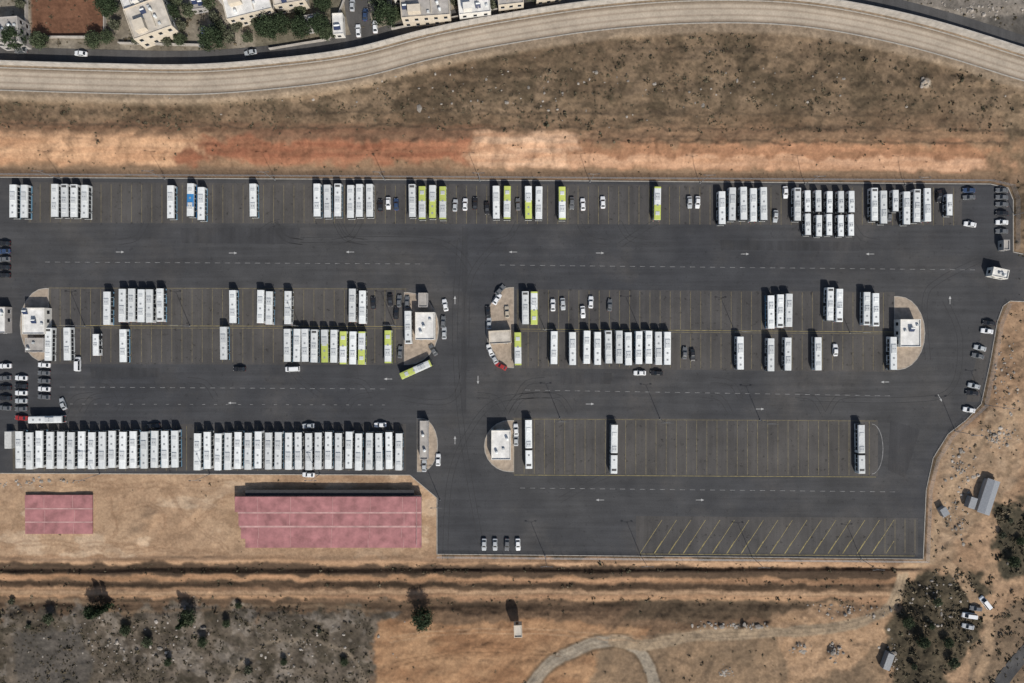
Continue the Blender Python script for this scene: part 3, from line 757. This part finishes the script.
for x,y in ((380,205),(388,203),(396,204),(455,205),(465,204),(475,203),(487,208),(518,204),(572,203),(583,204),(603,202),(690,202),(698,202),(776,216),(786,192),(373,303),(390,300),(399,301),(407,302),(553,305),(563,304),(591,302),(610,305),(583,312),(685,353),(693,355),(836,350),(890,215),(940,196)): car(x,y,random.choice((0,180)),rc())
for y in (190,197,204,213,222,231): car(1003,y,90,rc())
car(970,190,90,'blue');car(970,197,90,'grey');car(971,224,80,'white')
for y in (243,251,259,267,275): car(3,y,90,random.choice(['black','grey','black','blue']))
for y in (378,386,393,401,409): car(20,y,90,rc())
for y in (365,373,381,389,397): car(43,y,90,random.choice(['white','silver','grey','white']))
for y in (366,378,388,398,408): car(4,y,90,rc())
car(20,418,90,'red'); car(62,404,20,'silver')
car(77,364,0,'white',True); car(239,369,90,'black'); car(292,369,90,'white',True)
for x,y,a,c in ((445,305,10,'white'),(443,322,0,'grey'),(444,333,0,'silver'),(433,350,30,'grey'),(500,290,-40,'grey'),(497,299,-30,'white'),(488,312,0,'black'),(489,323,0,'silver'),(490,350,20,'white'),(494,358,30,'silver'),(501,366,60,'red'),(507,312,0,'beige'),(640,373,90,'white'),(657,373,90,'black'),(153,426,90,'black'),(308,426,90,'silver'),(380,425,90,'white'),(438,460,0,'white'),(424,466,0,'silver'),(516,430,0,'white'),(516,440,0,'silver'),(308,475,90,'white'),(400,352,0,'grey'),(396,313,0,'black')): car(x,y,a,c)
for x,y in ((990,323),(988,331),(981,348),(979,356),(975,386),(973,393),(970,410)): car(x,y,80,rc())
for x in (484,495,507,518): car(x,545,180,random.choice(['grey','silver','black','white']))
for x,y,a,c in ((970,616,80,'white'),(969,627,75,'silver'),(986,603,40,'white'),(977,609,80,'grey')): car(x,y,a,c,c=='white')
for x,y,a,c in ((365,14,0,'blue'),(358,30,0,'white'),(352,4,0,'silver'),(203,33,0,'white'),(204,44,90,'grey'),(80,53,88,'white'),(250,52,100,'silver'),(375,26,0,'white'),(20,50,90,'grey')): car(x,y,a,c)
# ------------------------------------------------ street lamps
bm=bmesh.new()
cyl(bm,(0,0,0),(0,0,.4),.22,.2,10); cyl(bm,(0,0,.4),(0,0,11.6),.12,.07,8)
for s in (-1,1):
    cyl(bm,(0,0,11.5),(s*1.5,0,11.9),.05,.04,6); box(bm,s*1.75,0,11.84,.75,.32,.12,1,.04)
lm=bm2me(bm,'street_lamp',[mMetal,mGrille])
for x,y in ((545,556),(641,556),(752,557),(861,559),(60,179),(165,179),(275,180),(385,180),(480,181),(590,182),(700,183),(805,184),(905,185),(85,326),(190,326),(300,326),(395,326),(545,330),(640,331),(735,332),(850,333),(100,474),(210,474),(320,474),(440,500),(560,418),(660,419),(760,420),(955,431),(1014,215),(985,405)):
    q=W(x,y); obj('street_lamp',lm,None,(q[0],q[1],0),0)
# ------------------------------------------------ fences
def fence(name,pts,z=0,hh=2.2,off=0):
    bm=bmesh.new()
    for a,b in zip(pts[:-1],pts[1:]):
        A=Vector(W(*a));B=Vector(W(*b));L=(B-A).length;n=max(1,int(L/3));an=math.atan2(B.y-A.y,B.x-A.x)
        for i in range(n):
            p=A.lerp(B,i/n); cyl(bm,(p.x,p.y,-.3),(p.x,p.y,hh),.05,.05,5)
        m=(A+B)/2
        for k in range(7): box(bm,m.x,m.y,.15+k*hh/7,L,.03,.03,0,0,an)
    return obj(name,bm2me(bm,name,[mMetal]))
fence('perimeter_fence',[(-38,174.5),(300,176.5),(600,178.5),(990,181),(1011,186),(1016,200),(1016,250)])
fence('perimeter_fence',[(1008,304),(1000,323),(993,363),(984,406),(951,436),(936,460),(929,490),(926,561),(437,556.5)])
# ------------------------------------------------ vegetation
def leafcloud(cent,rad,size,cols):
    n=len(cent)
    a=rng.normal(size=(n,3)); a/=np.linalg.norm(a,axis=1)[:,None]
    b=rng.normal(size=(n,3)); b-=a*(a*b).sum(1)[:,None]; b/=np.linalg.norm(b,axis=1)[:,None]
    s=size[:,None]
    V=np.stack([cent-a*s-b*s*.6,cent+a*s-b*s*.7,cent+a*s*.8+b*s*.7,cent-a*s*.7+b*s*.6],1).reshape(-1,3)
    F=np.arange(4*n).reshape(-1,4)
    return V,F,np.repeat(cols,4,axis=0)
def dens(px,py):
    d=py-yc(px); t=(178+.006*px)-py
    cl=fbm(px/20,py/20,4,3)
    D=np.zeros(px.shape)
    D=np.where((d>20)&(t>50),np.clip((cl-.40)*5,.15,1)*.7,D)
    D=np.where((t>8)&(t<=50)&(px<1010),.05,D)
    D=np.where((d<-34),.22,D)
    D=np.where((py>563)&(py<574)&(px<900),.6*np.clip((cl-.3)*4,.1,1),D)
    D=np.where((py>578)&(py<587)&(px<880),.4*np.clip((cl-.3)*4,.1,1),D)
    D=np.where((py>596)&(py<612)&(px<880),.5*np.clip((cl-.35)*4,.1,1),D)
    D=np.where((py>606)&(px<372),np.clip((cl-.38)*6,.12,1)*.9,D)
    D=np.where((py>606)&(px>=372)&(px<880),.025,D)
    clr=np.clip((fbm(px/12,py/12,2,3)-.36)*7,.12,1)
    wx=(fbm(px/14,py/14,1,3)-.5)*30; wy=(fbm(px/14,py/14,6,3)-.5)*30
    z1=sd(px+wx,py+wy,[(895,585),(935,568),(985,575),(975,640),(940,690),(960,800),(880,800)]); D=np.where(z1<0,clr*.95,D)
    z2=sd(px+wx,py+wy,[(992,505),(1300,490),(1300,585),(1000,575)]); D=np.where(z2<0,clr*.95,D)
    D=np.where((px>930)&(py>303)&(z1>0)&(z2>0)&(D<.1),.10,D)
    D=np.where((px>990)&(py>590),.4,D)
    dp=sd(px,py,PAD); D=np.where(dp<5,0,D)
    D=np.where((px<440)&(py>470)&(py<556),.008,D)
    D=np.where((px>1016)&(py<300)&(py>170),.3,D)
    return D
N=62000
bx=rng.uniform(-80,1100,N);by=rng.uniform(-55,740,N)
keep=rng.random(N)<dens(bx,by); bx=bx[keep];by=by[keep]; nbsh=len(bx)
bh=hgt(bx,by)
br=rng.gamma(2.2,.11,nbsh)+.18
big=(bx>880)&(by>500); br=np.where(big,br*1.45,br)
kk=(1-bh/H)*S; X=(bx-512)*kk;Y=(341.5-by)*kk
m_=10
u=rng.normal(size=(nbsh,m_,3)); u/=np.linalg.norm(u,axis=2)[...,None]; u[...,2]=np.abs(u[...,2])*.7
rr=rng.random((nbsh,m_,1))**.5
cen=np.stack([X,Y,bh],-1)[:,None,:]+u*rr*br[:,None,None]
tone=rng.random((nbsh,1,1))*.6+.75
mixr=rng.random((nbsh,1,1)); base=np.array([.064,.060,.038])*mixr+np.array([.135,.108,.073])*(1-mixr)
cols=(base*tone*(.7+.6*rng.random((nbsh,m_,1)))).reshape(-1,3)
V,F,cl=leafcloud(cen.reshape(-1,3),None,np.repeat(br*.36,m_),cols)
obj('scrub_bushes',fast_mesh('scrub_bushes',V,F,[mLeaf],cl))
def boulders(name,P,r):
    bmv=bmesh.new(); bmesh.ops.create_icosphere(bmv,subdivisions=1,radius=1); T=np.array([v.co[:] for v in bmv.verts]); TF=np.array([[v.index for v in f.verts] for f in bmv.faces]); bmv.free()
    n=len(P); V=T[None]*(1+.35*(rng.random((n,len(T),1))-.5)); sc3=rng.uniform(.6,1.3,(n,1,3)); sc3[...,2]*=.6
    V=V*sc3*r[:,None,None]+P[:,None,:]; F=TF[None]+(np.arange(n)*len(T))[:,None,None]
    c=np.array([.30,.27,.235])*rng.uniform(.6,1.2,(n,1,1))*np.ones((1,len(T),1))
    obj(name,fast_mesh(name,V.reshape(-1,3),F.reshape(-1,3),[mRock],c.reshape(-1,3)))
pts=[]
for cx,cy,sx,sy,n in ((1000,437,16,7,70),(960,470,12,20,60),(955,520,10,16,50),(835,652,7,7,40),(800,648,6,5,30),(727,672,6,5,30),(730,626,34,3,60),(850,610,30,6,40),(120,640,90,30,120),(300,645,60,25,80),(960,12,50,10,120),(925,83,4,3,20),(940,600,30,30,60),(1005,380,14,40,60),(560,90,250,25,120),(30,482,40,4,40),(890,655,6,14,40)):
    for _ in range(n): pts.append((random.gauss(cx,sx*.6),random.gauss(cy,sy*.6)))
pa=np.array(pts); keep=sd(pa[:,0],pa[:,1],PAD)>3; keep&=(pa[:,1]-yc(pa[:,0])>14)|(pa[:,1]-yc(pa[:,0])<-36); pa=pa[keep]
hh=hgt(pa[:,0],pa[:,1]);kk=(1-hh/H)*S
boulders('limestone_boulders',np.stack([(pa[:,0]-512)*kk,(341.5-pa[:,1])*kk,hh+.03],-1),rng.gamma(2.2,.12,len(pa))+.1)
def tree_mesh(name,hgt_,rad,col,seed,nclump=46,per=42,cyp=False):
    r=np.random.default_rng(seed); bm=bmesh.new()
    th=hgt_*.35
    cyl(bm,(0,0,-.5),(.1,.05,th),.28,.17,8,0)
    ccs=[]
    for i in range(nclump):
        a=r.uniform(0,6.283);q=r.random()**.5
        if cyp: z=r.uniform(.12,1)*hgt_; R=rad*(1.05-z/hgt_)**.7; ccs.append((math.cos(a)*q*R,math.sin(a)*q*R,z))
        else:
            z=hgt_*(.38+.55*r.random()); R=rad*math.sqrt(max(.05,1-((z/hgt_-.6)/.45)**2))*r.uniform(.75,1.1); ccs.append((math.cos(a)*q*R,math.sin(a)*q*R,z))
    for i in range(0,min(9,nclump)):
        c=ccs[i*4%nclump]; cyl(bm,(.08,.04,th*.9),(c[0]*.8,c[1]*.8,c[2]*.95),.10,.03,5,0,False)
    mt=bpy.data.meshes.new('t'); bm.to_mesh(mt); bm.free()
    tv=np.array([v.co[:] for v in mt.vertices]); tf=[list(p.vertices) for p in mt.polygons]
    ccs=np.array(ccs); cr=rad*.30
    cen=(ccs[:,None,:]+r.normal(size=(nclump,per,3))*np.array([cr,cr,cr*.7])*.55).reshape(-1,3)
    tone=(r.uniform(.55,1.35,(nclump,1,1))*r.uniform(.75,1.25,(nclump,per,1)))
    cols=(np.array(col)*tone).reshape(-1,3)
    V,F,cl=leafcloud(cen,None,r.uniform(.12,.26,len(cen)),cols)
    me=bpy.data.meshes.new(name)
    me.from_pydata([tuple(v) for v in tv]+[tuple(v) for v in V],[],tf+[tuple(f+len(tv)) for f in F])
    a=me.color_attributes.new('Col','FLOAT_COLOR','POINT'); cc_=np.ones((len(tv)+len(V),4),np.float32); cc_[:len(tv),:3]=(.1,.08,.06); cc_[len(tv):,:3]=cl; a.data.foreach_set('color',cc_.ravel())
    me.materials.append(mBark); me.materials.append(mLeaf)
    me.polygons.foreach_set('material_index',np.array([0]*len(tf)+[1]*len(F),np.int32))
    return me
TM=[tree_mesh('olive_a',4.6,2.4,(.075,.088,.052),1),tree_mesh('olive_b',5.2,3.0,(.060,.076,.042),2,60),tree_mesh('olive_c',3.8,1.9,(.085,.09,.06),3,36)]
TP=tree_mesh('pine_a',8.5,3.4,(.035,.05,.026),4,80,50); TC=tree_mesh('cypress_a',10,1.5,(.03,.045,.022),5,70,40,True)
def tree(px,py,me,name,s=1.0):
    z=h1(px,py); q=W(px,py,z); o=obj(name,me,None,q,random.uniform(0,6.28)); o.scale=(s,s,s*random.uniform(.9,1.1))
tree(424,613,TP,'pine_tree',1.0); tree(106,606,TC,'cypress_tree',1.0); tree(112,604,TC,'cypress_tree',.85); tree(99,607,TP,'pine_tree',.7); tree(189,618,TC,'cypress_tree',.95); tree(192,614,TM[1],'olive_tree',1)
for x,y in ((115,12),(118,28),(112,40),(178,4),(176,18),(184,28),(190,14),(182,42),(216,20),(222,32),(230,40),(218,46),(238,28),(262,26),(272,34),(280,20),(288,30),(300,14),(304,34),(326,8),(330,46),(272,44),(252,40),(380,4),(386,22),(398,28),(446,26),(456,14),(494,18),(24,6),(24,44),(168,44),(140,42),(500,4),(322,30),(212,6),(530,6),(98,44),(46,44)):
    if abs(y-yc(x)+26)<9: y-=10
    tree(x+random.uniform(-2,2),y,random.choice(TM+[TP]),'olive_tree',random.uniform(.7,1.15))
for x,y in ((30,625),(52,616),(128,628),(150,640),(170,660),(205,640),(228,622),(250,668),(285,660),(320,630),(345,660),(240,604),(14,600),(905,620),(920,640),(912,665),(935,600),(950,660),(1008,520),(1018,540),(1010,560),(1000,534),(930,625),(945,640)):
    tree(x,y,random.choice(TM),'olive_tree',random.uniform(.35,.75))
def container(px,py,rot,col,name='cargo_container',L=6):
    z=h1(px,py); c=W(px,py,z+2.4); bm=bmesh.new(); box(bm,0,0,0,2.4,L,2.45)
    for i in range(int(L/.4)): box(bm,0,-L/2+.2+i*.4,2.451,2.2,.18,.04); 
    for s in (-1,1):
        for i in range(int(L/.4)): box(bm,s*1.215,-L/2+.2+i*.4,.1,.05,.18,2.2)
    for s in (-1,1): box(bm,s*.6,-L/2-.03,.1,1.1,.06,2.2); box(bm,s*.2,-L/2-.08,.2,.05,.05,2.0)
    obj(name,bm2me(bm,name,[col]),None,(c[0],c[1],z),math.radians(rot))
mCont=[M('container_grey',(.25,.26,.27),.6,.15),M('container_white',(.5,.5,.48),.6,.15)]
container(889,662,-20,mCont[0]); container(973,503,-18,mCont[0],L=4); container(8,440,0,mCont[1]); container(945,512,30,mCont[0],L=3)
# ------------------------------------------------ light, sky, camera
el=math.radians(41)
sdv=Vector((.38,-.92,0)).normalized()
dirv=Vector((-sdv.x*math.cos(el),-sdv.y*math.cos(el),-math.sin(el)))
L=bpy.data.lights.new('sun','SUN'); L.energy=4.6; L.angle=math.radians(.5); L.color=(1,.955,.89)
lo=bpy.data.objects.new('sun',L); sc.collection.objects.link(lo); lo.rotation_euler=dirv.to_track_quat('-Z','Y').to_euler(); lo.location=(100,-200,300)
w=bpy.data.worlds.new('World'); sc.world=w; w.use_nodes=True; nt=w.node_tree
sk=nt.nodes.new('ShaderNodeTexSky'); sk.sky_type='NISHITA'; sk.sun_disc=False; sk.sun_elevation=el; sk.sun_rotation=math.atan2(sdv.x,sdv.y); sk.dust_density=2
nt.links.new(sk.outputs[0],nt.nodes['Background'].inputs[0]); nt.nodes['Background'].inputs[1].default_value=.10
sc.view_settings.view_transform='Standard'; sc.view_settings.look='None'; sc.view_settings.exposure=0
cam=bpy.data.cameras.new('camera'); cam.lens=24; cam.sensor_width=36; cam.clip_end=8000; cam.clip_start=1
co=bpy.data.objects.new('camera',cam); sc.collection.objects.link(co); co.location=(0,0,H); sc.camera=co
print('bushes',nbsh)
